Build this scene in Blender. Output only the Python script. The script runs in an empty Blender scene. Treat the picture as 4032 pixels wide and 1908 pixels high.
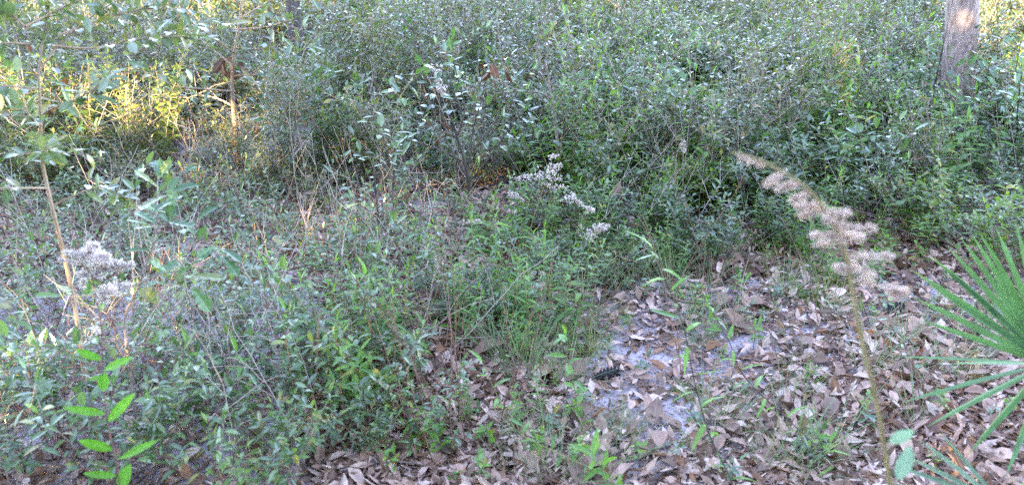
import bpy, math, numpy as np
from mathutils import Vector, Matrix

# ------------------------------------------------------------------ camera, sky, sun, exposure
sc = bpy.context.scene
col = sc.collection
CAMH, PITCH, FPX = 1.5, math.radians(21.8), 2900.0
cd = bpy.data.cameras.new('camera'); cam = bpy.data.objects.new('camera', cd); col.objects.link(cam)
cam.location = (0, 0, CAMH); cam.rotation_euler = (math.pi / 2 - PITCH, 0, 0)
cd.sensor_fit = 'HORIZONTAL'; cd.sensor_width = 36; cd.lens = FPX / 4032 * 36
cd.clip_start = 0.02; cd.clip_end = 600
cd.dof.use_dof = True; cd.dof.focus_distance = 3.8; cd.dof.aperture_fstop = cd.lens / 8.5
sc.camera = cam

SUN_EL, SUN_AZ = math.radians(10), math.radians(202)      # azimuth clockwise from +Y: behind the camera, to its left
SUN = Vector((math.sin(SUN_AZ) * math.cos(SUN_EL), math.cos(SUN_AZ) * math.cos(SUN_EL), math.sin(SUN_EL)))
w = bpy.data.worlds.new('World'); sc.world = w; w.use_nodes = True
nt = w.node_tree; bg = nt.nodes['Background']
sky = nt.nodes.new('ShaderNodeTexSky'); sky.sky_type = 'NISHITA'; sky.sun_disc = False
sky.sun_elevation = SUN_EL; sky.sun_rotation = SUN_AZ
sky.air_density = 1.0; sky.dust_density = 0.6; sky.ozone_density = 1.0
hs = nt.nodes.new('ShaderNodeHueSaturation'); hs.inputs['Saturation'].default_value = 0.95; hs.inputs['Hue'].default_value = 0.535
nt.links.new(sky.outputs[0], hs.inputs['Color']); nt.links.new(hs.outputs[0], bg.inputs[0])
bg.inputs[1].default_value = 0.15
sd = bpy.data.lights.new('sun', 'SUN'); sun = bpy.data.objects.new('sun', sd); col.objects.link(sun)
sd.energy = 3.0; sd.angle = math.radians(0.5); sd.color = (1.0, 0.74, 0.40)
sun.rotation_euler = SUN.to_track_quat('Z', 'Y').to_euler(); sun.location = (0, -20, 12)
sc.view_settings.view_transform = 'Standard'; sc.view_settings.look = 'None'
sc.view_settings.exposure = 4.5; sc.view_settings.gamma = 1
sc.cycles.max_bounces = 7; sc.cycles.diffuse_bounces = 4; sc.cycles.glossy_bounces = 3
sc.cycles.transmission_bounces = 5; sc.cycles.transparent_max_bounces = 4
sc.cycles.caustics_reflective = False; sc.cycles.caustics_refractive = False
sc.cycles.sample_clamp_indirect = .3; sc.cycles.sample_clamp_direct = 1.5; sc.cycles.use_adaptive_sampling = False; sc.cycles.use_denoising = False

# ------------------------------------------------------------------ photo geometry helpers
CP, SP = math.cos(PITCH), math.sin(PITCH)
def ray(u, v):
    a, b = (u - 2016) / FPX, (954 - v) / FPX
    return Vector((a, CP + b * SP, -SP + b * CP))
def at(u, v, Y):
    d = ray(u, v); s = Y / d.y
    return Vector((d.x * s, Y, CAMH + d.z * s))
def gz(x, y):
    return 0.025 * math.sin(x * 1.7 + 0.6) * math.cos(y * 1.3) + 0.012 * math.sin(x * 4.1 + y * 3.3)
def on_ground(u, v):
    d = ray(u, v); s = CAMH / -d.z
    x, y = d.x * s, d.y * s
    return Vector((x, y, gz(x, y)))
def to_px(x, y, z=0.0):
    p = Vector((x, y, z - CAMH)); dep = p.y * CP - p.z * SP
    if dep < 1e-3: return (0, 9999)
    return (2016 + FPX * p.x / dep, 954 - FPX * (p.y * SP + p.z * CP) / dep)
def in_poly(u, v, poly):
    c = False; j = len(poly) - 1
    for i in range(len(poly)):
        (x1, y1), (x2, y2) = poly[i], poly[j]
        if (y1 > v) != (y2 > v) and u < (x2 - x1) * (v - y1) / (y2 - y1) + x1: c = not c
        j = i
    return c

# ------------------------------------------------------------------ mesh builder
def nrm(a):
    return a / np.maximum(np.linalg.norm(a, axis=-1, keepdims=True), 1e-9)
PROF = {   # stations (t, width) between base and tip
    'ell': [(.28, .8), (.62, .92)],
    'obo': [(.35, .62), (.72, 1.0)],
    'lan': [(.2, .8), (.5, 1.0), (.78, .55)],
    'fine': [(.12, .5), (.3, .9), (.52, 1.0), (.74, .78), (.9, .38)],
    'oak': [(.1, .22), (.24, .62), (.34, .42), (.5, .95), (.6, .62), (.74, 1.0), (.86, .7), (.95, .35)],
    'blade': [(.04, .5), (.25, .9), (.55, 1.0), (.8, .7)],
}
class MB:
    def __init__(s): s.V = []; s.F = []; s.R = []; s.A = []; s.n = 0
    def raw(s, V, F, rnd, across=None):
        V = np.asarray(V, float).reshape(-1, 3); F = np.asarray(F, np.int64).reshape(-1, 3)
        s.V.append(V); s.F.append(F + s.n); s.n += len(V)
        s.R.append(np.broadcast_to(np.asarray(rnd, float), (len(V),)))
        s.A.append(np.zeros(len(V)) if across is None else across)
    def leaves(s, P, D, N, L, W, rnd, prof='ell', fold=.25, droop=.18, wave=0., twist=0.):
        P = np.asarray(P, float).reshape(-1, 3); n = len(P)
        if n == 0: return
        D = np.broadcast_to(np.asarray(D, float), (n, 3)); N = np.broadcast_to(np.asarray(N, float), (n, 3))
        L = np.broadcast_to(np.asarray(L, float), (n,)); W = np.broadcast_to(np.asarray(W, float), (n,))
        rnd = np.broadcast_to(np.asarray(rnd, float), (n,)); fold = np.broadcast_to(np.asarray(fold, float), (n,))
        droop = np.broadcast_to(np.asarray(droop, float), (n,))
        T = nrm(D); Bv = nrm(np.cross(N, T)); Nn = np.cross(T, Bv)
        st = PROF[prof]; tp = [(0., 0., 0.)]
        for i, (t, wd) in enumerate(st): tp += [(t, -wd, (-1) ** i), (t, 0, 0), (t, wd, -(-1) ** i)]
        tp.append((1., 0., 0.)); tp = np.array(tp); k = len(tp)
        t, sw, wv = tp[:, 0], tp[:, 1], tp[:, 2]
        V = (P[:, None] + T[:, None] * (t[None, :, None] * L[:, None, None])
             + Bv[:, None] * (sw[None, :, None] * W[:, None, None] / 2)
             + Nn[:, None] * ((fold[:, None] * np.abs(sw)[None] * W[:, None] / 2 - droop[:, None] * L[:, None] * t[None] ** 2
                               + wave * wv[None] * W[:, None] * .5)[:, :, None]))
        f = [(0, 2, 1), (0, 3, 2)]
        for i in range(len(st) - 1):
            a, b = 1 + 3 * i, 4 + 3 * i
            f += [(a, a + 1, b + 1), (a, b + 1, b), (a + 1, a + 2, b + 2), (a + 1, b + 2, b + 1)]
        a = 1 + 3 * (len(st) - 1); f += [(a, a + 1, k - 1), (a + 1, a + 2, k - 1)]
        F = (np.array(f)[None] + (np.arange(n) * k)[:, None, None]).reshape(-1, 3)
        s.raw(V.reshape(-1, 3), F, np.repeat(rnd, k), np.tile(np.abs(sw), n))
    def tube(s, pts, r, sides=5, rnd=.5):
        pts = np.asarray(pts, float); n = len(pts); r = np.broadcast_to(np.asarray(r, float), (n,))
        T = nrm(np.gradient(pts, axis=0)); ref = np.array([.31, .95, .05]) if abs(T[0][2]) > .7 else np.array([.05, .1, 1.])
        X = nrm(np.cross(T, ref)); Y = np.cross(T, X)
        a = np.arange(sides) * 2 * math.pi / sides
        V = pts[:, None] + r[:, None, None] * (X[:, None] * np.cos(a)[None, :, None] + Y[:, None] * np.sin(a)[None, :, None])
        V = np.concatenate([V.reshape(-1, 3), pts[-1:] + T[-1:] * r[-1]])
        f = []
        for i in range(n - 1):
            for j in range(sides):
                p, q = i * sides + j, i * sides + (j + 1) % sides
                f += [(p, q, q + sides), (p, q + sides, p + sides)]
        b = (n - 1) * sides
        f += [(b + j, b + (j + 1) % sides, n * sides) for j in range(sides)]
        s.raw(V, f, rnd)
    def mesh(s, name, mat, smooth=False):
        V = np.concatenate(s.V); F = np.concatenate(s.F)
        me = bpy.data.meshes.new(name); me.vertices.add(len(V)); me.vertices.foreach_set('co', V.ravel().astype(np.float32))
        me.loops.add(F.size); me.loops.foreach_set('vertex_index', F.ravel().astype(np.int32))
        me.polygons.add(len(F)); me.polygons.foreach_set('loop_start', (np.arange(len(F)) * 3).astype(np.int32))
        if smooth: me.polygons.foreach_set('use_smooth', np.ones(len(F), bool))
        else: me.polygons.foreach_set('use_smooth', np.zeros(len(F), bool))
        a = me.attributes.new('rnd', 'FLOAT', 'POINT'); a.data.foreach_set('value', np.concatenate(s.R).astype(np.float32))
        a = me.attributes.new('across', 'FLOAT', 'POINT'); a.data.foreach_set('value', np.concatenate(s.A).astype(np.float32))
        me.update(calc_edges=True); me.materials.append(mat)
        return me
    def build(s, name, mat, parent=None, smooth=False, stuff=False):
        o = bpy.data.objects.new(name, s.mesh(name, mat, smooth)); col.objects.link(o); o.parent = parent
        if stuff: o['kind'] = 'stuff'
        return o
def tag(o, label, cat, group=None):
    o['label'] = label; o['category'] = cat
    if group: o['group'] = group
    return o
def thing(name, label, cat, loc=(0, 0, 0), group=None):
    o = bpy.data.objects.new(name, None); o.empty_display_size = .05; col.objects.link(o); o.location = loc
    return tag(o, label, cat, group)
def place(o, loc, rz=0., sc_=1., tilt=(0, 0), szf=1.):
    o.location = loc; o.rotation_euler = (tilt[0], tilt[1], rz); o.scale = (sc_, sc_, sc_ * szf)
class Proto:
    """a thing with parts, placed first itself and then as linked copies"""
    def __init__(s, root): s.root = root; s.parts = list(root.children); s.used = False
    def put(s, loc, rz=0., sc_=1., tilt=(0, 0), szf=1., label=None, group=None):
        if not s.used: r = s.root; s.used = True
        else:
            r = s.root.copy(); col.objects.link(r)
            for p in s.parts:
                c = p.copy(); col.objects.link(c); c.parent = r
        place(r, loc, rz, sc_, tilt, szf)
        if label: r['label'] = label
        if group: r['group'] = group
        return r

# ------------------------------------------------------------------ materials
def ramp(nt, fac, cols):
    r = nt.nodes.new('ShaderNodeValToRGB'); e = r.color_ramp.elements
    r.color_ramp.interpolation = 'LINEAR'
    for i, (p, c) in enumerate(cols):
        if i < 2: el = e[i]; el.position = p
        else: el = e.new(p)
        el.color = (*c, 1)
    nt.links.new(fac, r.inputs[0]); return r.outputs[0]
def mix(nt, a, b, fac, mode='MIX'):
    m = nt.nodes.new('ShaderNodeMix'); m.data_type = 'RGBA'; m.blend_type = mode
    for s, v in ((m.inputs[0], fac), (m.inputs[6], a), (m.inputs[7], b)):
        if hasattr(v, 'is_linked'): nt.links.new(v, s)
        elif isinstance(v, tuple): s.default_value = (*v, 1)
        else: s.default_value = v
    return m.outputs[2]
def leaf_mat(name, cols, rough=.4, spec=.5, trans=.3, tcol=(.35, .5, .08), vary=.35, rib=.25, scale=60):
    m = bpy.data.materials.new(name); m.use_nodes = True; nt = m.node_tree; N = nt.nodes
    N.clear(); out = N.new('ShaderNodeOutputMaterial')
    at_ = N.new('ShaderNodeAttribute'); at_.attribute_name = 'rnd'
    ac = N.new('ShaderNodeAttribute'); ac.attribute_name = 'across'
    c = ramp(nt, at_.outputs['Fac'], cols)
    oi = N.new('ShaderNodeObjectInfo')
    tint = ramp(nt, oi.outputs['Random'], [(0, (1 - vary, 1 - vary * .8, 1 - vary)), (1, (1 + vary * .8, 1 + vary * .6, 1 + vary * .2))])
    c = mix(nt, c, tint, 1.0, 'MULTIPLY')
    tc = N.new('ShaderNodeTexCoord'); nz = N.new('ShaderNodeTexNoise'); nz.inputs['Scale'].default_value = scale
    nt.links.new(tc.outputs['Object'], nz.inputs['Vector'])
    bl = ramp(nt, nz.outputs['Fac'], [(.3, (.72, .72, .72)), (.7, (1.2, 1.2, 1.15))])
    c = mix(nt, c, bl, 1.0, 'MULTIPLY')
    ribf = ramp(nt, ac.outputs['Fac'], [(0, (rib,) * 3), (.14, (0, 0, 0))])
    c = mix(nt, c, (.42, .45, .25), ribf)
    p = N.new('ShaderNodeBsdfPrincipled'); nt.links.new(c, p.inputs['Base Color'])
    rg = ramp(nt, nz.outputs['Fac'], [(.3, (rough * .8,) * 3), (.75, (rough * 1.35,) * 3)])
    nt.links.new(rg, p.inputs['Roughness']); p.inputs['Specular IOR Level'].default_value = spec
    if spec >= .9:
        p.inputs['Coat Weight'].default_value = .22; p.inputs['Coat Roughness'].default_value = .2
    if trans > 0:
        t = N.new('ShaderNodeBsdfTranslucent')
        tcn = mix(nt, c, tcol, .45); nt.links.new(tcn, t.inputs['Color'])
        ms = N.new('ShaderNodeMixShader'); ms.inputs[0].default_value = trans
        nt.links.new(p.outputs[0], ms.inputs[1]); nt.links.new(t.outputs[0], ms.inputs[2]); nt.links.new(ms.outputs[0], out.inputs[0])
    else: nt.links.new(p.outputs[0], out.inputs[0])
    return m
def bark_mat(name, c1, c2, scale=40, rough=.8, bump=.3, stretch=4., vary=.2):
    m = bpy.data.materials.new(name); m.use_nodes = True; nt = m.node_tree; N = nt.nodes; p = N['Principled BSDF']
    tc = N.new('ShaderNodeTexCoord'); mp = N.new('ShaderNodeMapping'); mp.inputs['Scale'].default_value = (scale, scale, scale / stretch)
    nt.links.new(tc.outputs['Object'], mp.inputs[0])
    nz = N.new('ShaderNodeTexNoise'); nz.inputs['Scale'].default_value = 1; nz.inputs['Detail'].default_value = 5
    nt.links.new(mp.outputs[0], nz.inputs['Vector'])
    c = ramp(nt, nz.outputs['Fac'], [(.32, c1), (.68, c2)])
    oi = N.new('ShaderNodeObjectInfo'); tint = ramp(nt, oi.outputs['Random'], [(0, (1 - vary,) * 3), (1, (1 + vary,) * 3)])
    c = mix(nt, c, tint, 1.0, 'MULTIPLY'); nt.links.new(c, p.inputs['Base Color'])
    p.inputs['Roughness'].default_value = rough
    b = N.new('ShaderNodeBump'); b.inputs['Strength'].default_value = bump; b.inputs['Distance'].default_value = .01
    nt.links.new(nz.outputs['Fac'], b.inputs['Height']); nt.links.new(b.outputs[0], p.inputs['Normal'])
    return m
G = leaf_mat
M = dict(
    gloss=G('glossy_leaf', [(0, (.032, .078, .026)), (.55, (.066, .145, .045)), (.85, (.11, .21, .04)), (.96, (.17, .22, .05)), (1, (.30, .2, .06))], .27, 1.0, .28, (.2, .42, .08), .25),
    olive=G('olive_leaf', [(0, (.05, .085, .03)), (.6, (.095, .135, .043)), (.9, (.155, .18, .05)), (1, (.34, .25, .06))], .3, .9, .28, (.4, .45, .06), .3),
    yellow=G('shoot_leaf', [(0, (.09, .15, .03)), (.7, (.15, .22, .04)), (1, (.30, .26, .05))], .42, .5, .42, (.55, .6, .06), .15),
    herb=G('herb_leaf', [(0, (.065, .17, .03)), (.6, (.11, .26, .035)), (.93, (.16, .33, .04)), (1, (.36, .3, .06))], .36, .6, .42, (.3, .62, .04), .25),
    low=G('seedling_leaf', [(0, (.042, .092, .03)), (.6, (.08, .165, .05)), (.9, (.13, .23, .05)), (1, (.28, .22, .07))], .27, 1.0, .28, (.25, .45, .1), .3),
    far=G('far_leaf', [(0, (.045, .075, .033)), (.6, (.095, .135, .053)), (.92, (.16, .19, .055)), (1, (.32, .22, .06))], .3, .9, .28, (.4, .45, .06), .3),
    lime=G('lime_leaf', [(0, (.08, .26, .018)), (1, (.13, .34, .025))], .42, .4, .4, (.2, .55, .03), .12, .2, 90),
    sap=G('sapling_leaf', [(0, (.06, .115, .05)), (.5, (.10, .17, .085)), (.85, (.15, .21, .07)), (1, (.34, .26, .06))], .28, 1.0, .28, (.35, .5, .08), .25),
    fresh=G('fresh_leaf', [(0, (.055, .12, .025)), (.6, (.10, .20, .035)), (.92, (.17, .27, .04)), (1, (.34, .26, .06))], .33, .7, .38, (.35, .6, .05), .25),
    broad=G('broad_leaf', [(0, (.05, .12, .05)), (.6, (.09, .19, .075)), (.93, (.15, .26, .06)), (1, (.34, .26, .07))], .25, 1.0, .3, (.3, .5, .08), .2),
    oakl=G('oak_leaf', [(0, (.05, .12, .05)), (.55, (.08, .16, .08)), (.9, (.10, .20, .05)), (1, (.25, .12, .04))], .36, .6, .25, (.25, .5, .06), .2),
    tealleaf=G('pale_green_leaf', [(0, (.10, .2, .12)), (1, (.16, .28, .18))], .5, .4, .35, (.4, .6, .4), .1),
    palm=G('palmetto_leaf', [(0, (.06, .17, .05)), (1, (.10, .23, .08))], .34, .7, .25, (.25, .5, .1), .12, .3, 25),
    palmpale=G('palmetto_underside', [(0, (.14, .23, .15)), (1, (.22, .32, .22))], .45, .5, .2, (.4, .55, .35), .12, .2, 25),
    dead=G('dead_leaf', [(0, (.09, .05, .035)), (.2, (.21, .13, .10)), (.42, (.41, .265, .215)), (.66, (.58, .41, .35)), (.85, (.70, .56, .51)), (.93, (.34, .17, .09)), (1, (.09, .05, .035))], .6, .35, .1, (.5, .3, .15), .3, .2, 45),
    brown=G('brown_leaf', [(0, (.06, .03, .02)), (1, (.14, .065, .04))], .6, .3, .08, (.4, .16, .06), .2, .2),
    rust=G('rust_leaf', [(0, (.26, .07, .02)), (1, (.38, .12, .035))], .6, .3, .15, (.6, .2, .05), .1, .2),
    grass=G('grass_blade', [(0, (.09, .2, .03)), (.7, (.15, .28, .05)), (1, (.4, .36, .16))], .45, .4, .35, (.4, .6, .06), .2),
    grey=G('grey_grass', [(0, (.12, .2, .1)), (.7, (.2, .28, .14)), (1, (.42, .38, .24))], .5, .4, .3, (.4, .5, .2), .2),
    straw=G('straw', [(0, (.36, .28, .17)), (1, (.52, .42, .28))], .6, .35, .1, (.6, .5, .3), .15),
    fluff=G('seed_fluff', [(0, (.60, .53, .50)), (.75, (.82, .77, .74)), (1, (.30, .21, .16))], .8, .2, .4, (.85, .8, .76), .1, 0),
    tan=G('tan_fluff', [(0, (.46, .35, .30)), (.7, (.66, .53, .47)), (.9, (.8, .72, .68)), (1, (.30, .20, .15))], .8, .2, .4, (.8, .66, .58), .05, 0),
    bark=bark_mat('grey_twig', (.16, .125, .10), (.30, .25, .21), 60),
    tanbark=bark_mat('tan_bark', (.24, .17, .11), (.42, .31, .21), 50),
    dark=bark_mat('dark_stem', (.035, .028, .024), (.09, .07, .055), 60),
    red=bark_mat('reddish_stem', (.12, .06, .045), (.26, .15, .11), 60),
    straw_stem=bark_mat('straw_stem', (.34, .24, .13), (.52, .38, .22), 50),
    pale=bark_mat('pale_dead_stem', (.24, .19, .16), (.42, .35, .30), 50),
    stalk=bark_mat('olive_stalk', (.20, .165, .06), (.31, .26, .11), 60),
    green_stem=bark_mat('green_stem', (.14, .17, .05), (.24, .24, .08), 60),
    trunk=bark_mat('pale_trunk_bark', (.16, .125, .115), (.42, .335, .31), 34, .9, 1.0, 3.0, .05),
    dtrunk=bark_mat('dark_trunk_bark', (.04, .035, .032), (.13, .115, .105), 22, .9, .8, 3.0, .1),
    char=bark_mat('charred_cone', (.008, .008, .009), (.035, .03, .03), 90, .7),
    lichen=bark_mat('lichen_branch', (.2, .17, .14), (.55, .55, .5), 70, .9),
)

# ------------------------------------------------------------------ the ground
def ground_mat():
    m = bpy.data.materials.new('sandy_soil'); m.use_nodes = True; nt = m.node_tree; N = nt.nodes; p = N['Principled BSDF']
    tc = N.new('ShaderNodeTexCoord')
    def noise(s, d=6):
        n = N.new('ShaderNodeTexNoise'); n.inputs['Scale'].default_value = s; n.inputs['Detail'].default_value = d
        nt.links.new(tc.outputs['Object'], n.inputs['Vector']); return n.outputs['Fac']
    a = ramp(nt, noise(3.2), [(.35, (.33, .295, .295)), (.62, (.44, .40, .41))])
    b = ramp(nt, noise(70, 4), [(.36, (.4, .37, .35)), (.5, (1, 1, 1))])
    c = mix(nt, a, b, 1.0, 'MULTIPLY')
    c = mix(nt, c, ramp(nt, noise(260, 3), [(.34, (.45, .43, .42)), (.46, (1, 1, 1)), (.7, (1.2, 1.2, 1.2))]), 1.0, 'MULTIPLY')
    nt.links.new(c, p.inputs['Base Color']); p.inputs['Roughness'].default_value = .95
    bm = N.new('ShaderNodeBump'); bm.inputs['Strength'].default_value = .6; bm.inputs['Distance'].default_value = .012
    nt.links.new(noise(55, 6), bm.inputs['Height']); nt.links.new(bm.outputs[0], p.inputs['Normal'])
    return m
xs = np.concatenate([[-250, -120, -60, -30], np.arange(-16, 16.01, .25), [30, 60, 120, 250]])
ys = np.concatenate([[-250, -120, -60, -30, -15], np.arange(-6, 26.01, .25), [40, 70, 120, 250]])
mb = MB()
X, Yg = np.meshgrid(xs, ys); Z = 0.025 * np.sin(X * 1.7 + .6) * np.cos(Yg * 1.3) + .012 * np.sin(X * 4.1 + Yg * 3.3)
nx = len(xs); idx = np.arange(len(ys) * nx).reshape(len(ys), nx)
q = np.stack([idx[:-1, :-1], idx[:-1, 1:], idx[1:, 1:], idx[1:, :-1]], -1).reshape(-1, 4)
mb.raw(np.stack([X, Yg, Z], -1), np.concatenate([q[:, [0, 1, 2]], q[:, [0, 2, 3]]]), .5)
g = mb.build('ground', ground_mat(), smooth=True); g['kind'] = 'structure'

# ------------------------------------------------------------------ plant generators
def polyline(rng, p0, d, length, n=6, wander=.15, rise=0.):
    pts = [np.array(p0, float)]; d = np.array(d, float); d /= np.linalg.norm(d)
    for i in range(n):
        d = d + rng.normal(0, wander, 3); d[2] += rise; d /= np.linalg.norm(d)
        pts.append(pts[-1] + d * length / n)
    return np.array(pts)
def lerp_poly(pts, t):
    k = min(int(t * (len(pts) - 1)), len(pts) - 2); f = t * (len(pts) - 1) - k
    return pts[k] * (1 - f) + pts[k + 1] * f, nrm(pts[k + 1] - pts[k])
def twig_leaves(rng, pts, n, t0=.15, flat=.7, up=.35, out=.85):
    """positions, directions and normals of n leaves spiralling up a twig"""
    P, D, N = [], [], []; a = rng.uniform(0, 6.28)
    for i in range(n):
        p, T = lerp_poly(pts, t0 + (1 - t0) * (i + .5) / n); a += 2.4 + rng.normal(0, .3)
        X = nrm(np.cross(T, [.13, .2, 1.])); Y = np.cross(T, X)
        d = T * (1 - out) + out * (X * math.cos(a) + Y * math.sin(a)); d[2] = d[2] * (1 - flat) + up * rng.uniform(-.3, 1)
        P.append(p); D.append(d); N.append(np.array([0, 0, 1.]) + rng.normal(0, .24, 3))
    p, T = lerp_poly(pts, 1.)
    P.append(p); D.append(T + [0, 0, .1]); N.append(np.array([0, 0, 1.]) + rng.normal(0, .2, 3))
    return P, D, N
def gen_shrub(seed, name, label, cat, leafm, stemm, H=.6, R=.28, nst=6, tw=9, lpt=8, Ll=.05, Lw=.02, prof='ell', group=None, flat=.82, up=.3, tlen=.2, r0=.004, bare=.2):
    rng = np.random.default_rng(seed); st = MB(); lf = MB(); root = thing(name, label, cat, group=group)
    for i in range(nst):
        a = rng.uniform(0, 6.28); rr = R * math.sqrt(rng.uniform(.02, 1)); h = H * rng.uniform(.6, 1.0)
        b = np.array([math.cos(a), math.sin(a), 0]); pts = polyline(rng, b * rr * .25, b * rr + [0, 0, h], h, 6, .09, .02)
        st.tube(pts, np.linspace(r0, r0 * .4, len(pts)), 4)
        P, D, N = twig_leaves(rng, pts, 7, .55, flat, up)
        for j in range(tw):
            p, T = lerp_poly(pts, rng.uniform(bare, 1.)); aa = rng.uniform(0, 6.28)
            tp = polyline(rng, p, T * .4 + [math.cos(aa), math.sin(aa), rng.uniform(.1, .7)], tlen * rng.uniform(.5, 1.2), 3, .15, .05)
            st.tube(tp, np.linspace(r0 * .45, r0 * .2, len(tp)), 3)
            p1, d1, n1 = twig_leaves(rng, tp, lpt, .1, flat, up); P += p1; D += d1; N += n1
        n = len(P); L = Ll * rng.uniform(.6, 1.25, n)
        lf.leaves(P, D, N, L, Lw / Ll * L * rng.uniform(.8, 1.2, n), rng.uniform(0, 1, n), prof, rng.uniform(.1, .5, n), rng.uniform(.0, .35, n))
    st.build('stems', stemm, root); lf.build('foliage', leafm, root, stuff=True)
    return Proto(root)
def gen_herb(seed, name, label, cat, leafm, stemm, H=.5, nst=2, nl=22, Ll=.07, Lw=.014, group=None, lean=.15, spread=.05, droop=.3, single=False, prof='lan', r0=.0025, wild=0.):
    """upright unbranched stems set with narrow leaves; single=True makes each leaf its own part"""
    rng = np.random.default_rng(seed); root = thing(name, label, cat, group=group); lf = MB(); kids = []
    st = MB()
    for i in range(nst):
        a = rng.uniform(0, 6.28); h = H * rng.uniform(.75, 1.05)
        pts = polyline(rng, [spread * math.cos(a), spread * math.sin(a), 0], [lean * math.cos(a), lean * math.sin(a), 1], h, 8, .05, .01)
        st.tube(pts, np.linspace(r0, r0 * .4, len(pts)), 5)
        P, D, N = twig_leaves(rng, pts, nl, .18, .2, .35, .8)
        for k in range(len(P)):
            L = Ll * (1.1 - .55 * k / len(P)) * rng.uniform(.8, 1.2); N[k] = np.array([0, 0, 1.]) * (1 - .6 * min(wild, 1)) + np.asarray(D[k]) * -.3 + rng.normal(0, wild + 1e-6, 3)
            args = ([P[k]], D[k], N[k], L, Lw * L / Ll, rng.uniform(0, 1), prof, .3, droop * rng.uniform(.4, 1.4))
            if single: m1 = MB(); m1.leaves(*args); m1.build('leaf', leafm, root)
            else: lf.leaves(*args)
    st.build('stems' if nst > 1 else 'stem', stemm, root)
    if not single: lf.build('foliage', leafm, root, stuff=True)
    return Proto(root)
def add_fluff(mb, rng, p0, p1, rad, n, hairs=9, hl=.006, wid=.0006):
    """a raceme of seed tufts: fine hairs bursting from points along p0-p1"""
    p0 = np.array(p0, float); p1 = np.array(p1, float)
    for i in range(n):
        t = rng.uniform(0, 1); c = p0 + (p1 - p0) * t + rng.normal(0, rad * (1 - .55 * t), 3)
        d = nrm(rng.normal(0, 1, (hairs, 3)) + [0, 0, .4]); L = hl * rng.uniform(.6, 1.3, hairs)
        s_ = nrm(np.cross(d, rng.normal(0, 1, (hairs, 3)))) * wid
        V = np.stack([c - s_, c + s_, c + d * L[:, None] + s_ * 1.3, c + d * L[:, None] - s_ * 1.3], 1).reshape(-1, 3)
        F = (np.array([(0, 1, 2), (0, 2, 3)])[None] + (np.arange(hairs) * 4)[:, None, None]).reshape(-1, 3)
        mb.raw(V, F, rng.uniform(0, 1))

# ------------------------------------------------------------------ scattered cover
rng = np.random.default_rng(11)
CLEAR = [(1080, 2000), (1360, 1720), (1690, 1500), (1990, 1310), (2180, 1130), (2420, 1010), (2750, 965), (3150, 1000), (3500, 1080), (3800, 1200), (4032, 1290), (4700, 1500), (4700, 2600), (1000, 2600)]
GLAB = 'dense evergreen bush with glossy blue-green leaves crowding the slope by the pale trunk'
GGRP = 'glossy bushes crowding the right-hand slope'
gloss = [gen_shrub(100 + i, 'evergreen_bush', GLAB, 'bush', M['fresh'] if i in (2, 5) else M['gloss'], M['bark'] if i % 2 else M['red'], H=.62, R=.29, nst=9, tw=9, lpt=7, Ll=.06, Lw=.024, group=GGRP) for i in range(7)]
OLAB = 'loose olive-green bush with small leaves and thin twigs around the bare saplings'
OGRP = 'olive bushes in the back of the thicket'
olive = [gen_shrub(200 + i, 'olive_bush', OLAB, 'bush', M['olive'], M['bark'], H=.66, R=.32, nst=8, tw=9, lpt=7, Ll=.056, Lw=.021, prof='obo', group=OGRP, flat=.5, tlen=.24) for i in range(6)]
LLAB = 'low seedling clump of small bluish-green leaves spread over the leaf litter'
LGRP = 'low seedling clumps on the forest floor'
low = [gen_shrub(300 + i, 'seedling_clump', LLAB, 'seedlings', M['fresh'] if i == 4 else M['low'], M['red'] if i % 2 else M['bark'], H=.32, R=.25, nst=8, tw=3, lpt=5, Ll=.036, Lw=.0135, group=LGRP, tlen=.10, r0=.002, bare=.35) for i in range(6)]
FLAB = 'tall distant bush of fine grey-green leaves filling the woods behind'
FGRP = 'distant bushes filling the background'
far = [gen_shrub(400 + i, 'distant_bush', FLAB, 'bush', M['far'], M['dark'] if i % 2 else M['bark'], H=1.25, R=.64, nst=13, tw=14, lpt=7, Ll=.085, Lw=.034, group=FGRP, flat=.4, tlen=.4, r0=.007) for i in range(5)]
HLAB = 'upright bright green herb with narrow leaves growing at the edge of the sandy patch'
HGRP = 'bright green herbs edging the sandy patch'
herb = [gen_herb(500 + i, 'leafy_herb', HLAB, 'herb', M['herb'], M['green_stem'], H=.40, nst=3, nl=15, Ll=.07, Lw=.019, group=HGRP, lean=.22, spread=.06) for i in range(6)]

def scatter(y0, y1, cell):
    y = y0
    while y < y1:
        hw = .74 * y + .9; n = int(2 * hw / cell)
        for i in range(n):
            yield (-hw + (i + rng.uniform(.1, .9)) * cell, y + rng.uniform(-.5, .5) * cell)
        y += cell
def near(u, v, x, y):
    """what a bush stands beside, for its label"""
    if 3450 < u < 4100: return 'around the foot of the stout pale trunk'
    if v > 860: return 'along the upper edge of the sandy clearing'
    if u < 700: return 'behind the tan forked sapling'
    if u < 1350: return 'around the pale sapling with the dead leaf bunch'
    if u < 1980: return 'around the dark multi-stemmed bush'
    if u < 2450: return 'around the leafless forked sapling'
    return 'on the slope between the forked sapling and the pale trunk'
def bush(protos, k, u, v, x, y, kind, *a):
    w_ = near(u, v, x, y); protos[k].put((x, y, gz(x, y) - .01), *a, label=kind + ' ' + w_, group=kind.split(' with')[0] + 'es ' + w_)
n_g = 0
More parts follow.
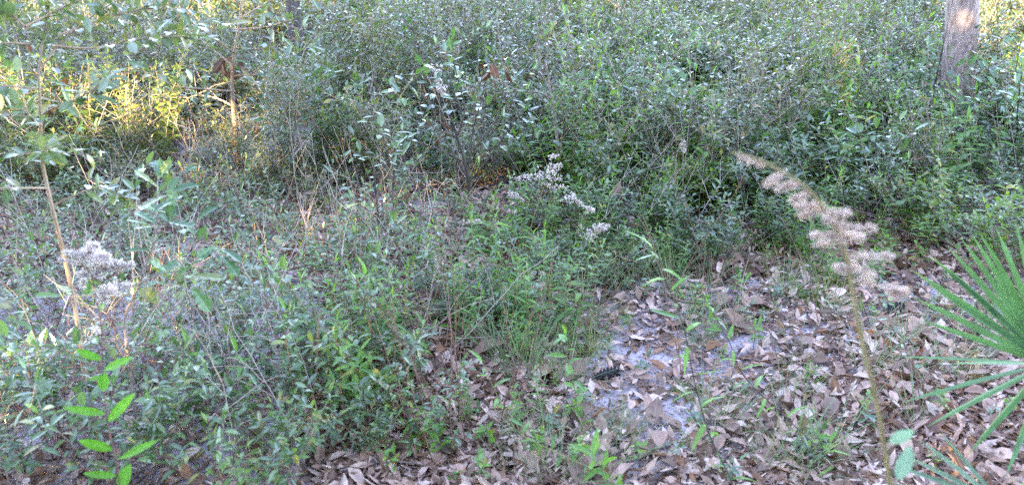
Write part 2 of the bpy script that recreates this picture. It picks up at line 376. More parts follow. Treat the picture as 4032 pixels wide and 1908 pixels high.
for x, y in scatter(3.3, 9.4, .345):
    u, v = to_px(x, y)
    if in_poly(u, v, CLEAR) and not (u > 2600 and v < 1050): continue
    rz = rng.uniform(0, 6.28); tl = (rng.normal(0, .07), rng.normal(0, .07))
    right = u + (v - 900) * .35 > 2050 + rng.normal(0, 120); k = rng.integers(6)
    if right and v < 900 and rng.uniform() < .1: continue
    if right and n_g < 295:
        edge = min(1., max(0., (1010 - v) / 380))
        s = max(.54, .75 if u > 3400 else 0) * (1 - edge) + edge; s = s * rng.uniform(.8, 1.15) * (1.0 if v > 520 else 1.2); n_g += 1
        if u > 3350 and v < 900: s *= .66 if 3600 < u < 3900 else .9
        bush(gloss, k, u, v, x, y, ('grey' if k % 2 else 'red') + '-stemmed bush with glossy leaves', rz, s, tl)
    elif v < 840 or right:
        if 600 < u < 1900 and v > 600 and rng.uniform() < .5: continue
        if u > 1250 and rng.uniform() < .35 and n_g < 295:
            n_g += 1; bush(gloss, k, u, v, x, y, ('grey' if k % 2 else 'red') + '-stemmed bush with glossy leaves', rz, rng.uniform(.75, 1.1), tl)
        else: bush(olive, k, u, v, x, y, 'olive bush with small leaves', rz, (.55 if v > 640 or (1060 < u < 1240 and y < 8) else .9) * rng.uniform(.8, 1.25), tl)
for x, y in scatter(1.7, 5.4, .235):
    u, v = to_px(x, y)
    if in_poly(u, v, CLEAR) or u + (v - 900) * .35 > 2050 or rng.uniform() < (.45 if v < 1080 and u > 600 else .16): continue
    s = rng.uniform(.85, 1.35) if v > 1330 else rng.uniform(.7, 1.1); k = rng.integers(6)
    w_ = 'beside the lime-leaved seed head' if u < 800 and v > 1200 else ('under the tan forked sapling' if u < 800 else ('at the foot of the bright herbs' if v > 1100 else 'below the pale sapling'))
    low[k].put((x, y, gz(x, y) - .01), rng.uniform(0, 6.28), s, (rng.normal(0, .07), rng.normal(0, .07)), 1.15, 'low clump of small bluish-green seedlings ' + w_, 'seedling clumps ' + w_)
for x, y in scatter(9.6, 22, 1.05):
    u, v = to_px(x, y); w_ = ['beyond the upright yellow-green shoots', 'around the dark furrowed trunk', 'around the slim pale grey trunk', 'beyond the slope of glossy bushes', 'beyond the stout pale trunk'][0 if u < 750 else 1 if u < 1650 else 2 if u < 2500 else 3 if u < 3500 else 4]
    far[rng.integers(5)].put((x, y, -.02), rng.uniform(0, 6.28), rng.uniform(.75, 1.25) * (1 + (y - 9) * .012), (rng.normal(0, .06), rng.normal(0, .06)), 1., 'distant bush of fine grey-green leaves ' + w_, 'distant bushes ' + w_)
tall = [gen_shrub(440 + i, 'wispy_shrub', 'tall wispy shrub', 'shrub', M['olive'] if i % 3 == 0 else ((M['fresh'] if i > 3 else M['gloss']) if i % 3 == 1 else M['far']), M['bark'], H=1.3, R=.34, nst=5, tw=13, lpt=7, Ll=.058, Lw=.021, flat=.45, tlen=.3, r0=.0075, bare=.38) for i in range(6)]
for x, y in scatter(3.9, 9.3, .58):
    u, v = to_px(x, y)
    if v > 860 or (v > 740 and rng.uniform() < .55) or (3600 < u < 3930 and y < 6) or (780 < u < 1080 and y < 5.4) or (u < 700 and y < 5.6 and rng.uniform() < .7) or (1000 < u < 1300 and y > 4.8) or (2270 < u < 2355 and y > 5.5): continue
    w_ = near(u, v, x, y); k = rng.integers(6); kk = 'tall wispy ' + ('olive', 'glossy', 'grey-green')[k % 3] + ' shrub'
    tall[k].put((x, y, gz(x, y) - .01), rng.uniform(0, 6.28), rng.uniform(.62, 1.12) * (.9 if y < 5.0 else 1.), (rng.normal(0, .1), rng.normal(0, .1)), 1., kk + ' ' + w_, kk.replace('shrub', 'shrubs') + ' ' + w_)
BROAD = [gen_shrub(460 + i, 'broadleaf_shrub', 'broadleaf shrub', 'shrub', M['broad'] if i % 2 else M['oakl'], M['dark'] if i % 2 else M['bark'], H=.95, R=.3, nst=4, tw=7, lpt=5, Ll=.085, Lw=.034, flat=.6, tlen=.26, r0=.006, bare=.35, prof='fine') for i in range(4)]
for i, (u, v) in enumerate([(250, 700), (480, 760), (1180, 700), (1380, 640), (1600, 560), (2050, 620), (2330, 700), (2480, 560), (2650, 760), (2820, 640), (2950, 820), (3080, 560), (3230, 720), (3420, 860), (3560, 620), (3980, 760), (4010, 600), (1250, 480), (700, 560), (1900, 480), (2700, 480), (3300, 470)]):
    p = on_ground(u, v); w_ = near(u, v, p.x, p.y); kk = ('dark-stemmed' if i % 2 else 'grey-stemmed') + ' broadleaf shrub'
    BROAD[i % 4 if i % 2 == (i % 4) % 2 else 0].put(p, rng.uniform(0, 6.28), rng.uniform(.7, 1.05), (rng.normal(0, .12), rng.normal(0, .12)), 1., kk + ' ' + w_, kk + 's ' + w_)
def strew(protos, boxes, label=None, group=None, tmax=.15, smin=.75, smax=1.2):
    for (u0, u1, v0, v1, n) in boxes:
        for i in range(n):
            p = on_ground(rng.uniform(u0, u1), rng.uniform(v0, v1))
            protos[rng.integers(len(protos))].put(p - Vector((0, 0, .005)), rng.uniform(0, 6.28), rng.uniform(smin, smax), (rng.normal(0, tmax), rng.normal(0, tmax)), 1., label, group)
strew(herb, [(1200, 1650, 1380, 1640, 13), (1700, 2200, 1180, 1380, 12), (1800, 2500, 900, 1080, 16), (2500, 3500, 850, 1000, 14)])
strew(herb, [(2100, 3900, 640, 850, 34)], 'bright green narrow-leaved herb rising through the glossy bushes', 'bright herbs rising through the glossy bushes', .2, 1.3, 1.9)
strew(low, [(1450, 1750, 1500, 1700, 2), (1850, 2100, 1220, 1380, 3), (2200, 2500, 1000, 1150, 8), (1150, 1500, 1720, 1900, 3)], 'low clump of small bluish-green seedlings thinning out into the sandy clearing', 'seedling clumps thinning into the clearing', .12, .6, 1.)
SPRIG = [gen_shrub(330 + i, 'seedling_sprig', 'tiny seedling sprig with a few oval leaves poking up through fallen leaves', 'seedling', M['low'] if i % 3 else M['herb'], M['dark'], H=.12, R=.05, nst=1, tw=1, lpt=2, Ll=.03, Lw=.012, group='seedling sprigs in the litter', tlen=.05, r0=.0014, bare=.4) for i in range(5)]
strew(SPRIG, [(1500, 2100, 1450, 1900, 24), (2000, 3000, 1050, 1500, 30), (2500, 4000, 1050, 1900, 34), (2050, 2500, 1500, 1900, 8)], smin=.7, smax=1.4)

# ------------------------------------------------------------------ unseen trees added behind the camera, crowns shaped to shade and fleck the glade
SHAFTS = [(at(560, 330, 5.1), .22), (at(620, 400, 5.0), .24), (at(480, 370, 5.1), .2), (at(330, 250, 5.2), .17), (at(95, 320, 5.1), .24), (at(80, 450, 5.1), .16), (at(560, 180, 5.2), .12),  # aim points and radii of sun gaps cut through the unseen crowns
          (at(928, 560, 5.2), .10), (at(922, 480, 5.2), .06), (at(430, 530, 5.0), .14), (at(928, 600, 5.2), .07), (at(1250, 560, 5.4), .09), (at(1450, 520, 5.8), .09), (at(1100, 640, 5.0), .05),
          (at(340, 1480, 2.1), .09), (at(500, 1500, 2.05), .05), (at(1250, 1680, 2.2), .06), (at(1620, 830, 4.3), .1),
          (at(1900, 850, 4.2), .07), (at(1500, 880, 4.2), .07), (at(1980, 1040, 3.5), .1), (at(1780, 1030, 3.6), .08), (at(550, 1010, 3.3), .1), (at(780, 800, 4.4), .08),
          (at(3870, 60, 6.2), .05), (at(3990, 40, 9.0), .6), (at(4000, 150, 8.0), .45), (at(3930, 60, 7.5), .3), (at(3900, 20, 11.0), .5), (at(4000, 300, 6.0), .2),
          (at(60, 30, 9.0), .4), (at(300, 20, 11.0), .4), (at(1120, 20, 13.0), .8), (at(1250, 60, 11.0), .5), (at(1050, 30, 10.0), .4), (at(620, 20, 11.0), .5), (at(1600, 20, 14.0), .6), (at(2900, 5, 15.0), .5)]
fl = np.random.default_rng(77)
SHAFTS += [(at(fl.uniform(900, 2200), fl.uniform(430, 1000), fl.uniform(3.6, 5.6)), fl.uniform(.03, .065)) for i in range(15)]
SHAFTS += [(at(fl.uniform(0, 1000), fl.uniform(150, 700), fl.uniform(3.8, 5.4)), fl.uniform(.02, .06)) for i in range(12)]
SHAFTS += [(at(fl.uniform(0, 1500), fl.uniform(0, 120), fl.uniform(8, 14)), fl.uniform(.1, .3)) for i in range(8)]
S = np.array(SUN)
def clear_of(q, p, r_):   # a gap that would also light the palmetto or the plume beside the viewpoint is closed
    d = np.array(p) - np.array(q); al = d @ S; return al < 0 or np.linalg.norm(d - al * S) > r_
SHAFTS = [(q, r_) for q, r_ in SHAFTS if clear_of(q, at(4125, 1300, 1.62), .45) and clear_of(q, at(3250, 850, .85), .2)]
def shade_tree(seed, x, y, H, R, n):
    r = np.random.default_rng(seed)
    t = thing('unseen_shade_tree', 'unseen evergreen tree behind the viewpoint, crown shaped to shade the glade and pass sun flecks', 'tree', (x, y, 0), 'unseen shade trees behind the viewpoint')
    b = MB(); b.tube(polyline(r, (0, 0, -.1), (0, 0, 1), H * .9, 8, .03), np.linspace(.16, .03, 9), 8)
    lf = MB(); c = r.uniform(0, 1, n); z = .15 + (H - .15) * c; a = r.uniform(0, 6.28, n); rr = R * np.sqrt(np.minimum(1, (1 - c) * 2.2 + .02)) * r.uniform(0, 1, n) ** .5
    P = np.stack([rr * np.cos(a), rr * np.sin(a), z], -1)
    k = 14; cl = P[r.integers(0, len(P), 60)]
    P = np.concatenate([P, cl[r.integers(0, 60, len(P) // 3)] + r.normal(0, .25, (len(P) // 3, 3))])
    Wd = P + [x, y, 0]; keep = np.ones(len(P), bool)
    for q_, rad in SHAFTS:  # crown leaves along each sun path are removed to light its target
        d = Wd - np.array(q_); al = d @ S; keep &= np.linalg.norm(d - al[:, None] * S, axis=1) > rad + .05
    P = P[keep]; m = len(P)
    lf.leaves(P, r.normal(0, 1, (m, 3)), r.normal(0, 1, (m, 3)) + [0, 0, .6], r.uniform(.24, .38, m), r.uniform(.12, .18, m), r.uniform(0, 1, m), 'ell')
    for j in range(16):
        z = H * r.uniform(.15, .85); a = r.uniform(0, 6.28); b.tube(polyline(r, (0, 0, z), (math.cos(a), math.sin(a), .4), R * .8, 4, .12), np.linspace(.05, .012, 5), 5)
    b.build('trunk', M['dtrunk'], t); lf.build('crown', M['far'], t, stuff=True)
i = 0
for row, (yy, dx) in enumerate(((-9., 0.), (-12.5, 1.9))):
    xx = -28 + dx
    while xx < 15:
        shade_tree(900 + i, xx + rng.uniform(-.4, .4), yy + rng.uniform(-.5, .5), rng.uniform(10.5, 12.5), 2.9, 6500); i += 1; xx += 3.7

# ------------------------------------------------------------------ fallen leaves
def dead_leaf(seed, L, W, prof, mat):
    r = np.random.default_rng(seed); m = MB()
    m.leaves([(-L / 2, 0, .004)], (1, 0, 0), (0, 0, 1), L, W, r.uniform(0, 1), prof, r.uniform(.1, .7), r.uniform(-.25, .25), r.uniform(.0, .09))
    V = m.V[0]; x = V[:, 0] / L
    V[:, 2] += L * (r.uniform(-.15, .35) * x ** 2 + r.uniform(-.2, .2) * x * V[:, 1] / W); V[:, 2] -= V[:, 2].min() - .002
    return m.mesh('fallen_leaf', mat, True)
DK = [('broad tan magnolia leaf lying curled on the litter', 'broad tan fallen leaves', .13, .06, 'fine', M['dead'], 5),
      ('small narrow brown oak leaf lying among the litter', 'small narrow fallen leaves', .075, .024, 'lan', M['dead'], 4),
      ('lobed pale fallen oak leaf lying flat on the ground', 'lobed fallen oak leaves', .10, .065, 'oak', M['dead'], 4)]
dl = [[dead_leaf(600 + 20 * k + j, L * (0.8 + .12 * j), W * (0.8 + .12 * j), pf, mt) for j in range(n)] for k, (_, _, L, W, pf, mt, n) in enumerate(DK)]
def fallen(p, kind, rz, s=1., tilt=(0, 0), lift=0., label=None, mat=None):
    me = dl[kind][rng.integers(len(dl[kind]))]
    o = bpy.data.objects.new('fallen_leaf', me); col.objects.link(o)
    place(o, p + Vector((0, 0, .004 + lift)), rz, s, tilt)
    tag(o, label or DK[kind][0], 'leaf', None if label else DK[kind][1])
    return o
def litter_pos():
    while True:
        u, v = rng.uniform(1300, 4100), rng.uniform(1000, 1950)
        if in_poly(u, v, CLEAR): return on_ground(u, v), u, v
def sandy(u, v):
    return max(.86 * math.exp(-(((u - a_) / su) ** 2 + ((v - b_) / sv) ** 2)) for a_, b_, su, sv in ((2620, 1640, 380, 190), (2560, 1390, 380, 100), (2930, 1350, 200, 70), (2560, 1850, 200, 160), (2350, 1560, 160, 80)))
n_f = 0
while n_f < 285:
    p, u, v = litter_pos()
    if sandy(u, v) > rng.uniform(): continue
    k = 0 if rng.uniform() < .42 else (1 if rng.uniform() < .6 else 2)
    fallen(p, k, rng.uniform(0, 6.28), rng.uniform(.55, 1.15), (rng.normal(0, .3), rng.normal(0, .3)), rng.uniform(.004, .02)); n_f += 1
# the rest of the litter, uncountable
mb = MB(); P = []
while len(P) < 56000:
    u, v = (rng.uniform(1250, 4250), rng.uniform(950, 1990)) if len(P) < 30000 else (rng.uniform(2300, 4400), rng.uniform(620, 960)) if len(P) > 50000 else (rng.uniform(-200, 2300), rng.uniform(620, 1150) if rng.uniform() < .75 else rng.uniform(1150, 1990))
    if sandy(u, v) > rng.uniform(): continue
    p = on_ground(u, v); P.append((p.x, p.y, p.z + rng.uniform(.003, .03)))
n = len(P); a = rng.uniform(0, 6.28, n); L = np.where((rng.uniform(0, 1, n) < .3) | (np.array(P)[:, 1] > 3.3), rng.uniform(.04, .085, n), rng.uniform(.014, .045, n))
mb.leaves(np.array(P), np.stack([np.cos(a), np.sin(a), rng.normal(0, .4, n)], -1), np.stack([rng.normal(0, .45, n), rng.normal(0, .45, n), np.ones(n)], -1), L, L * rng.uniform(.18, .58, n), rng.uniform(0, 1, n), 'ell', rng.uniform(-.4, .8, n), rng.uniform(-.3, .3, n))
lt = mb.build('leaf_litter', M['dead'], stuff=True); tag(lt, 'crumbled brown and tan leaf litter covering the forest floor', 'leaf litter')
mb = MB(); n = 2600
P = [on_ground(rng.uniform(-100, 4150), rng.uniform(650, 1980)) for i in range(n)]; a = rng.uniform(0, 6.28, n)
mb.leaves([(p.x, p.y, p.z + .008) for p in P], np.stack([np.cos(a), np.sin(a), rng.normal(0, .12, n)], -1), np.tile([0, 0, 1.], (n, 1)) + rng.normal(0, .4, (n, 3)), rng.uniform(.06, .2, n), rng.uniform(.0015, .003, n), rng.uniform(0, 1, n), 'lan', .6, rng.uniform(-.1, .1, n))
lt = mb.build('dry_needles', M['straw'], stuff=True); tag(lt, 'thin dry straw and needles strewn over the leaf litter', 'straw')

# ------------------------------------------------------------------ traced woody plants: limbs given as photo paths at a chosen depth
def path(px, Y):
    """px: list of (u, v[, depth])"""
    return [at(p[0], p[1], p[2] if len(p) > 2 else Y) for p in px]
def smooth_pts(pts, k=3):
    pts = np.array(pts, float); out = []
    for i in range(len(pts) - 1):
        p0, p1, p2, p3 = pts[max(i - 1, 0)], pts[i], pts[i + 1], pts[min(i + 2, len(pts) - 1)]
        for j in range(k):
            t = j / k
            out.append(.5 * (2 * p1 + (p2 - p0) * t + (2 * p0 - 5 * p1 + 4 * p2 - p3) * t * t + (3 * p1 - p0 - 3 * p2 + p3) * t ** 3))
    return np.array(out + [pts[-1]])
def sapling(name, label, cat, Y, trunk, limbs, r0, barkm, leafm, leaf_variants, seed, per_limb=14, twigs=3, tl=.12, Ll=.04, rz_up=.25, rt=.35, depth_spread=.25, leaf_on_trunk=0, group=None):
    r = np.random.default_rng(seed)
    tp = smooth_pts(path(trunk, Y)); base = Vector(tp[0]); root = thing(name, label, cat, base, group)
    loc = lambda pts: np.array(pts) - np.array(base)
    m = MB(); m.tube(loc(tp), np.linspace(r0, r0 * rt, len(tp)), 7); tr = m.build('trunk', barkm, root, True)
    spots = []
    if leaf_on_trunk: spots += list(zip(*twig_leaves(r, loc(tp), leaf_on_trunk, .3, .4, rz_up)))
    for lb in limbs:
        lp = path(lb, Y); e = r.uniform(-depth_spread, depth_spread)
        lp = [p + Vector((0, e * i / max(len(lp) - 1, 1), 0)) for i, p in enumerate(lp)]
        lp = loc(smooth_pts(lp)); m = MB(); m.tube(lp, np.linspace(r0 * .42, r0 * .14, len(lp)), 5)
        bits = []
        for j in range(twigs):
            p, T = lerp_poly(lp, r.uniform(.3, 1)); q = polyline(r, p, T + r.normal(0, .6, 3) + [0, 0, .2], tl * r.uniform(.6, 1.3), 4, .15)
            m.tube(q, np.linspace(r0 * .14, r0 * .07, len(q)), 4); bits.append(q)
        m.build('branch', barkm, root, True)
        spots += list(zip(*twig_leaves(r, lp, per_limb // 2, .35, .4, rz_up)))
        for q in bits: spots += list(zip(*twig_leaves(r, q, max(1, per_limb // (2 * max(twigs, 1))), .2, .4, rz_up)))
    for p, d, nn in spots:
        o = bpy.data.objects.new('leaf', leaf_variants[r.integers(len(leaf_variants))]); col.objects.link(o); o.parent = root
        d = Vector(d).normalized(); nn = Vector(nn); y = nn.cross(d).normalized(); z = d.cross(y)
        mt = Matrix((d, y, z)).transposed().to_4x4(); mt.translation = Vector(p); s_ = Ll * r.uniform(.65, 1.25)
        o.matrix_local = mt @ Matrix.Scale(s_, 4)
    return root
def leaf_meshes(mat, ratio, prof, n, seed, wave=0., droop=.2):
    r = np.random.default_rng(seed); out = []
    for i in range(n):
        m = MB(); m.leaves([(0, 0, 0)], (1, 0, 0), (0, 0, 1), 1., ratio * r.uniform(.8, 1.2), (i + .5) / n, prof, r.uniform(.1, .4), droop * r.uniform(-.3, 1.5), wave)
        out.append(m.mesh('leaf', mat))
    return out
LM_olive = leaf_meshes(M['sap'], .42, 'fine', 8, 1)
LM_oak = leaf_meshes(M['oakl'], .5, 'oak', 7, 2, .04)
LM_gloss = leaf_meshes(M['gloss'], .4, 'fine', 6, 3)
LM_herb = leaf_meshes(M['herb'], .24, 'lan', 6, 4, 0, .4)
LM_brown = leaf_meshes(M['brown'], .42, 'fine', 4, 5, .08, .3)

sapling('slender_sapling', 'slender tan-barked sapling leaning over the seed head, its forked top spreading small oval leaves', 'sapling', 2.05,
        [(376, 1850, 1.86), (388, 1677, 1.92), (349, 1562, 1.95), (320, 1360, 2.0), (285, 1150), (240, 955), (205, 813), (168, 640), (160, 480), (155, 340), (152, 283)],
        [[(152, 283), (125, 190), (100, 105), (70, -60)], [(152, 283), (180, 215), (212, 165), (294, 79), (405, 0), (520, -60)], [(205, 180), (336, 197), (446, 173), (556, 163), (640, 165)],
         [(168, 465), (220, 425), (367, 367), (467, 315), (560, 240)], [(230, 140), (340, 90), (480, 50), (640, 60)], [(150, 500), (70, 490), (-40, 470)], [(150, 350), (60, 310), (-60, 290)],
         [(110, 120), (30, 60), (-60, 40)], [(175, 600), (230, 560), (330, 530)], [(100, 105), (170, 40), (260, -20)], [(120, 175), (50, 160), (-30, 180)], [(205, 810), (330, 770), (390, 860)], [(190, 740), (110, 700), (10, 660)]],
        .0085, M['tanbark'], M['olive'], LM_olive, 21, per_limb=40, twigs=5, tl=.16, Ll=.05)
sapling('pale_sapling', 'thin pale sapling with level twigs and a bunch of dead brown leaves', 'sapling', 5.25,
        [(936, 640), (930, 540), (919, 420), (914, 310), (924, 200), (940, 100), (955, -30)],
        [[(917, 335), (1000, 285), (1100, 225), (1180, 195)], [(925, 117), (1040, 110), (1130, 82)], [(915, 260), (820, 190), (760, 150)], [(938, 590), (1000, 520), (1075, 462), (1140, 400)],
         [(918, 360), (870, 340), (760, 310), (690, 250)], [(930, 190), (1020, 200), (1100, 190)], [(915, 300), (1010, 300), (1120, 270), (1230, 290)], [(925, 210), (870, 130), (830, 60)], [(945, 70), (1000, 30), (1060, -20)], [(920, 420), (830, 400), (720, 400), (650, 430)]],
        .019, M['tanbark'], M['olive'], LM_olive, 22, per_limb=24, twigs=5, tl=.3, Ll=.085, depth_spread=.5)
sapling('oak_sapling', 'grey-stemmed oak sapling with bluish lobed leaves rising beside the lime-leaved stem', 'sapling', 2.0,
        [(585, 1930, 1.78), (546, 1714, 1.9), (530, 1583, 1.93), (505, 1400, 1.96), (492, 1250), (541, 1139), (572, 1050), (604, 955), (616, 860), (656, 771)],
        [[(616, 860), (570, 800), (520, 760)], [(604, 955), (700, 930), (820, 910), (920, 930)], [(541, 1120), (650, 1060), (740, 1030)], [(610, 900), (700, 850), (760, 770)], [(572, 1050), (500, 960), (440, 890), (390, 800)],
         [(640, 800), (700, 740), (750, 700)], [(530, 1160), (440, 1130), (330, 1100)], [(530, 1585), (640, 1540), (780, 1460)], [(500, 1300), (580, 1240), (660, 1230)]],
        .0062, M['bark'], M['oakl'], LM_oak, 23, per_limb=7, twigs=2, tl=.08, Ll=.075, leaf_on_trunk=4)
sapling('forked_sapling', 'leafless grey sapling forking among the glossy bushes', 'sapling', 4.6,
        [(2203, 640), (2195, 560), (2185, 470), (2172, 388), (2160, 320), (2150, 240)],
        [[(2172, 390), (2120, 360), (2047, 350), (1960, 310)], [(2175, 385), (2210, 340), (2260, 280)], [(2165, 330), (2130, 300), (2110, 240)]], .013, M['bark'], M['gloss'], LM_gloss, 24, 3, 3, .25, .05)
sapling('slim_sapling', 'slim pale sapling with an upward V of branches standing behind the forked one', 'sapling', 6.2,
        [(2130, 420), (2122, 250), (2117, 150), (2112, 60), (2105, -60)],
        [[(2116, 100), (2060, 55), (2000, 5), (1950, -40)], [(2117, 95), (2160, 50), (2210, 0)], [(2120, 200), (2180, 150), (2260, 120)]], .018, M['bark'], M['gloss'], LM_gloss, 25, 8, 3, .3, .06)
sapling('dark_bush', 'dark multi-stemmed bush with larger deep green leaves at the middle of the thicket', 'bush', 3.9,
        [(1850, 760), (1830, 640), (1800, 540), (1770, 450)],
        [[(1840, 700), (1760, 560), (1700, 420), (1680, 300)], [(1840, 700), (1860, 520), (1900, 380), (1910, 250)], [(1845, 720), (1960, 580), (2040, 450), (2080, 380)], [(1830, 640), (1720, 560), (1600, 500), (1540, 440)],
         [(1800, 540), (1830, 430), (1800, 300), (1780, 200)], [(1850, 600), (1960, 480), (1980, 350)], [(1800, 540), (1700, 480), (1600, 380), (1560, 300)], [(1840, 640), (1920, 600), (2060, 560)]],
        .012, M['dark'], M['gloss'], LM_gloss, 26, 22, 5, .22, .068, depth_spread=.4)
sapling('leafy_sapling', 'young sapling with oval bluish leaves crowding its dark stem among the seedling clumps', 'sapling', 3.3,
        [(1500, 1130), (1495, 960), (1490, 860), (1480, 760), (1470, 640)],
        [[(1490, 860), (1420, 790), (1370, 720)], [(1488, 820), (1560, 760), (1590, 700)], [(1480, 760), (1430, 680), (1400, 620)], [(1475, 700), (1530, 640), (1560, 590)], [(1490, 900), (1560, 850), (1600, 820)], [(1492, 920), (1430, 880), (1380, 830)]],
        .008, M['dark'], M['oakl'], LM_gloss, 27, 12, 3, .12, .052, leaf_on_trunk=8)

# shoots standing in the sun at the back
YL = [gen_herb(700 + i, 'upright_shoots', 'stand of upright bare shoots with small yellow-green leaves beside the tan sapling', 'shrub', M['yellow'], M['bark'], H=1.0, nst=6, nl=36, Ll=.068, Lw=.026, wild=.8, group='sunlit upright shoots', lean=.4, spread=.12, droop=.1, r0=.004) for i in range(3)]
for i, (u, Y, s) in enumerate([(590, 5.0, .88), (520, 5.2, 1.0), (110, 5.1, .95), (350, 5.2, 1.0), (650, 5.3, .9)]):
    p = at(u, 600, Y); YL[i % 3].put((p.x, Y, 0), i * 1.3, s, (0, 0))

# ------------------------------------------------------------------ trees in view
def big_tree(name, label, u, Y, wpx, bark, seed, H=9., lean=(0, 0), group=None, crown=True):
    r = np.random.default_rng(seed); c = at(u, 0, Y); rad = wpx / 2 / FPX * (Y * CP + 0.6)
    t = thing(name, label, 'tree', (c.x - lean[0] * c.z, Y - lean[1] * c.z, -.05), group); m = MB()
    zs = np.concatenate([np.linspace(0, 2.6, 27), np.linspace(3, H, 12)]); a = np.arange(20) * 2 * math.pi / 20
    V = []
    for z in zs:
        flare = 1 + .45 * math.exp(-z / .22); rr = rad * flare * (1 - .55 * z / H)
        f = 1 + .03 * np.sin(a * 3 + z * 2.2) + .02 * np.sin(a * 7 - z * 9) + r.normal(0, .012, 20)
        V.append(np.stack([rr * f * np.cos(a) + lean[0] * z, rr * f * np.sin(a) + lean[1] * z, np.full(20, z)], -1))
    V = np.concatenate(V); F = []
    for i in range(len(zs) - 1):
        for j in range(20):
            p, q = i * 20 + j, i * 20 + (j + 1) % 20; F += [(p, q, q + 20), (p, q + 20, p + 20)]
    m.raw(V, F, .5); m.build('trunk', bark, t, True)
    if not crown: return
    b = MB(); lf = MB(); top = np.array([lean[0] * H, lean[1] * H, H])
    for j in range(14):
        z = H * r.uniform(.62, 1); aa = r.uniform(0, 6.28); s_ = np.array([lean[0] * z, lean[1] * z, z])
        pts = polyline(r, s_, (math.cos(aa), math.sin(aa), .7), H * .22, 5, .15); b.tube(pts, np.linspace(rad * .3, rad * .06, 6), 5)
        for k in range(2):
            P, D, N = twig_leaves(r, pts + r.normal(0, .15, pts.shape), 12, .3, .2, .2); n = len(P)
            lf.leaves(P, D, N, r.uniform(.1, .16, n), r.uniform(.04, .06, n), r.uniform(0, 1, n))
    b.build('limbs', bark, t, True); lf.build('crown', M['far'], t, stuff=True)
big_tree('pale_tree', 'tree with a stout pale grey trunk rising out of the glossy bushes', 3795, 6.1, 116, M['trunk'], 31, lean=(-.17, .0))
big_tree('dark_tree', 'tree with a dark furrowed trunk behind the pale sapling', 1150, 7.6, 56, M['dtrunk'], 32, lean=(.01, 0))
big_tree('grey_tree', 'slim pale grey tree trunk beyond the slim sapling in the middle', 2312, 10.5, 52, M['trunk'], 33)
big_tree('charred_stump', 'short charred black stump close beside the stout pale trunk', 3752, 4.9, 26, M['char'], 34, H=.62, crown=False)
big_tree('crooked_tree', 'slender brown trunk far back beyond the glossy bushes', 2572, 12.5, 26, M['dtrunk'], 35)
big_tree('distant_tree', 'distant dark trunk behind the upright shoots', 505, 9.0, 34, M['dtrunk'], 36)
big_tree('leaning_tree', 'thin leaning trunk far behind the bushes at the right end', 3300, 11., 22, M['red'], 37, lean=(-.1, 0))
big_tree('far_tree', 'thin dark trunk far behind beside the dark furrowed one', 1395, 11.5, 40, M['dtrunk'], 38, lean=(-.03, 0))

# ------------------------------------------------------------------ dead stems
def dead_stem(seed, H, mat, name, label, group, curve=.08, side=2):
    r = np.random.default_rng(seed); t = thing(name, label, 'stem', group=group); m = MB()
    pts = polyline(r, (0, 0, -.01), (r.normal(0, .1), r.normal(0, .1), 1), H, 8, curve); m.tube(pts, np.linspace(.0021, .0008, 9), 5); m.build('stalk', mat, t, True)
    for j in range(side):
        p, T = lerp_poly(pts, r.uniform(.35, .9)); q = polyline(r, p, T + r.normal(0, .5, 3), H * r.uniform(.15, .35), 5, .12)
        m = MB(); m.tube(q, np.linspace(.0015, .0006, 6), 4); m.build('twig', mat, t, True)
    return Proto(t)
DR = [dead_stem(800 + i, .5 + .05 * i, M['red'], 'dry_stem', 'thin reddish dry stem leaning over the litter beside the herbs', 'reddish dry stems', .06, 1) for i in range(4)]
DP = [dead_stem(820 + i, .55 + .05 * i, M['pale'], 'dead_twig', 'pale crooked dead twig standing among low seedlings and bushes', 'pale dead twigs', .14, 3) for i in range(4)]
DG = [dead_stem(840 + i, .8 + .05 * i, M['bark'], 'bare_stem', 'long bare greyish stem slanting up through the bushes', 'bare slanting stems', .05, 2) for i in range(4)]
DS = [dead_stem(830 + i, .4 + .06 * i, M['straw_stem'], 'straw_stem', 'straw-coloured dry stalk standing in the thin growth below the pale sapling', 'straw-coloured dry stalks', .1, 2) for i in range(3)]
strew(DS, [(700, 1900, 600, 1050, 46)], tmax=.35)
strew(DR, [(200, 1400, 1250, 1850, 24), (700, 1900, 620, 1000, 26), (1500, 2050, 1560, 1880, 26), (1300, 1800, 1250, 1500, 10), (2600, 3700, 1050, 1750, 12)], tmax=.3)
strew(DP, [(1350, 1900, 1150, 1500, 20), (100, 1300, 1150, 1900, 50), (2100, 2700, 850, 1050, 16), (200, 1900, 640, 1050, 60), (2600, 4000, 700, 950, 20)], tmax=.35)
for i in range(92):
    p = on_ground(rng.uniform(2200, 4100), rng.uniform(650, 1000)) if i < 56 else on_ground(rng.uniform(300, 2200), rng.uniform(420, 900))
    DG[i % 4].put(p, rng.normal(0, .5), rng.uniform(.8, 1.3), (rng.normal(0, .15), -abs(rng.normal(.35, .2))))

